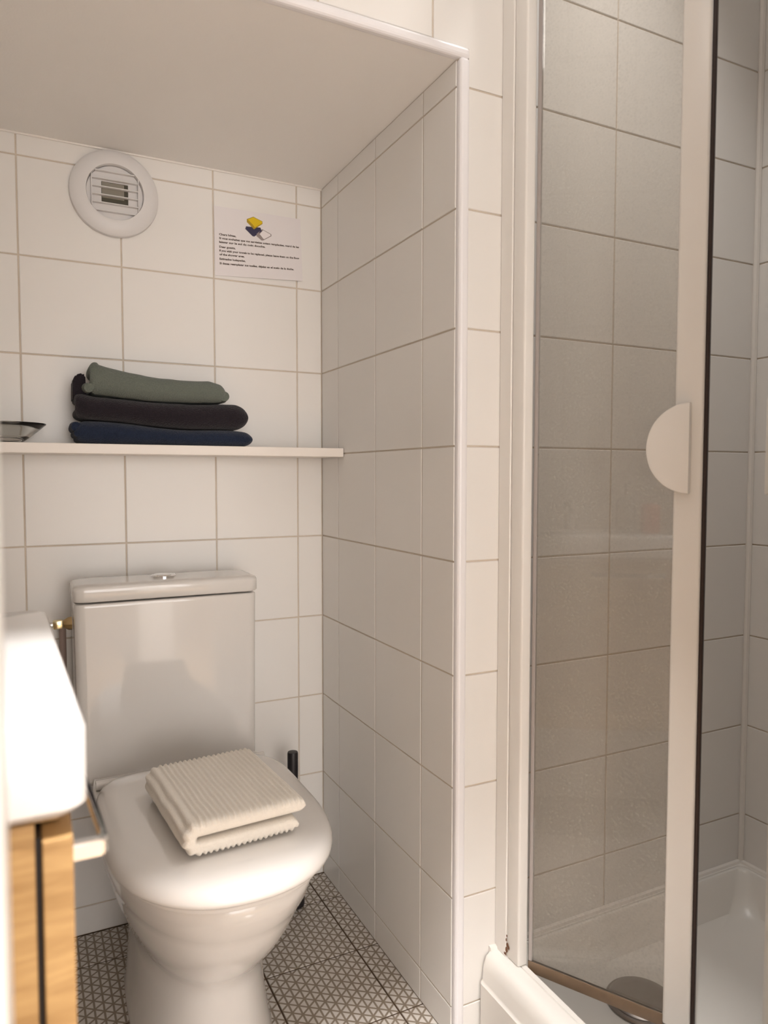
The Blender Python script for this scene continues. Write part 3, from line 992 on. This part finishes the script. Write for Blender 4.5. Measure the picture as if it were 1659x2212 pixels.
def leaf(pivot, side, LEAF_ANG):
    """side -1: leaf runs towards -y; +1: towards +y.  Opens inwards (+x)"""
    d = Vector((math.sin(LEAF_ANG), side * math.cos(LEAF_ANG), 0))
    n = Vector((-math.cos(LEAF_ANG), side * math.sin(LEAF_ANG), 0))      # outward, to the room
    z0, z1 = TZ - 0.004, TOP - 0.035
    O = Vector((pivot[0], pivot[1], 0))
    root = bpy.data.objects.new('door', None)
    COL.objects.link(root)
    root.parent = enc
    root.matrix_parent_inverse = Matrix.Translation(-enc.location)
    root.location = (pivot[0], pivot[1], TZ)
    root.empty_display_size = 0.05

    def q(bm):
        mm = Matrix((d, n, Z)).transposed().to_4x4()
        mm.translation = O
        bmesh.ops.transform(bm, matrix=mm, verts=bm.verts[:])
        return bm

    def sub(name, bm, mt, smooth=False):
        bmesh.ops.recalc_face_normals(bm, faces=bm.faces[:])
        o = obj(name, q(bm), mt, None, smooth)
        o.parent = root
        o.matrix_parent_inverse = Matrix.Translation(-Vector((pivot[0], pivot[1], TZ)))
        return o
    L1, L2 = 0.2235, 0.2640
    sub('glass_pane', bx((0.004, -0.0025, z0 + 0.012), (L1 + 0.004, 0.0025, z1)), M['pane'])
    sub('hinge_strip', bx((-0.003, -0.0035, z0 + 0.012), (0.0035, 0.0035, z1), 0.001, 1), M['gasket'])
    sub('stile', bx((L1, -0.011, z0), (L2, 0.009, z1), 0.004, 3), M['alu'], True)
    sub('magnetic_seal', bx((L2, -0.006, z0), (L2 + 0.0055, 0.004, z1), 0.001, 1), M['rubber'])
    sub('bottom_seal', bx((-0.004, -0.004, z0 - 0.009), (L1, 0.004, z0 + 0.012), 0.002, 2), M['bottomseal'], True)
    sub('top_strip', bx((0.0, -0.006, z1 - 0.02), (L1, 0.006, z1), 0.002, 2), M['alu'], True)
    # half-round handle
    bm = bmesh.new()
    R, cz_, cxh = 0.0675, 1.0455, L2 - 0.0155
    depth = 0.062
    outline = []
    for k in range(33):
        a = math.pi / 2 + math.pi * k / 32
        outline.append((cxh + math.cos(a) * depth, cz_ + math.sin(a) * R))
    rings = []
    for off, ins in ((0.014, 0.003), (0.016, 0.0005), (0.0185, 0.0), (0.0250, 0.0), (0.0275, 0.0012), (0.0282, 0.004)):
        sc_ = 1 - ins / R
        rings.append([(cxh + (a - cxh) * sc_, off, cz_ + (b - cz_) * sc_) for a, b in outline])
    loft(bm, rings)
    box(bm, (cxh - 0.010, 0.009, cz_ - R * 0.94), (cxh - 0.0005, 0.017, cz_ + R * 0.94), 0.001, 1)
    sub('handle', bm, M['alu'], True)


leaf((0.117, -D - 0.068), -1, math.radians(29.5))
leaf((0.117, -1.224), 1, math.radians(40))

# lamp fittings: the hall spot, then an added base for the bathroom fill
lamp = thing('hall_ceiling_spot', 'small white ceiling spot in the hall above the doorway', 'lamp', (-0.50, -1.535, HC))
bm = bmesh.new()
lathe(bm, [(0.022, 0.0), (0.040, 0.0), (0.042, -0.003), (0.040, -0.006), (0.022, -0.004)], (-0.50, -1.535, HC), n=32)
obj('rim', bm, M['trim'], lamp, True)
lamp = thing('fill_light_base', 'flat white lamp base added on the bathroom ceiling for the unseen fill light', 'lamp', (-0.36, -1.22, HC))
bm = bmesh.new()
lathe(bm, [(0.001, 0.0), (0.09, 0.0), (0.095, -0.004), (0.095, -0.02), (0.085, -0.025), (0.001, -0.026)], (-0.36, -1.22, HC), n=40)
obj('base', bm, M['trim'], lamp, True)

# unseen white panel added behind the camera for the bright reflection in the cistern
refl_panel = obj('reflector_panel', bx((-0.275, -2.24, FZ + 0.04), (-0.03, -2.20, 2.04), 0.002), M['door'])
refl_panel['kind'] = 'structure'
bm = bmesh.new()
tube(bm, [(-0.24, -2.20, 1.02), (-0.24, -2.155, 1.02), (-0.235, -2.15, 1.02), (-0.12, -2.15, 1.02)], 0.009, 12)
obj('panel_handle', bm, M['chrome'], refl_panel, True)
lamp = thing('shower_fill_rim', 'round white rim added on the ceiling for the shower fill light', 'lamp', (0.32, -0.90, HC))  # added fitting that goes with the shower fill spot
bm = bmesh.new()
lathe(bm, [(0.036, 0.0), (0.048, 0.0), (0.050, -0.003), (0.048, -0.006), (0.036, -0.004)], (0.32, -0.90, HC), n=32)
obj('rim', bm, M['trim'], lamp, True)
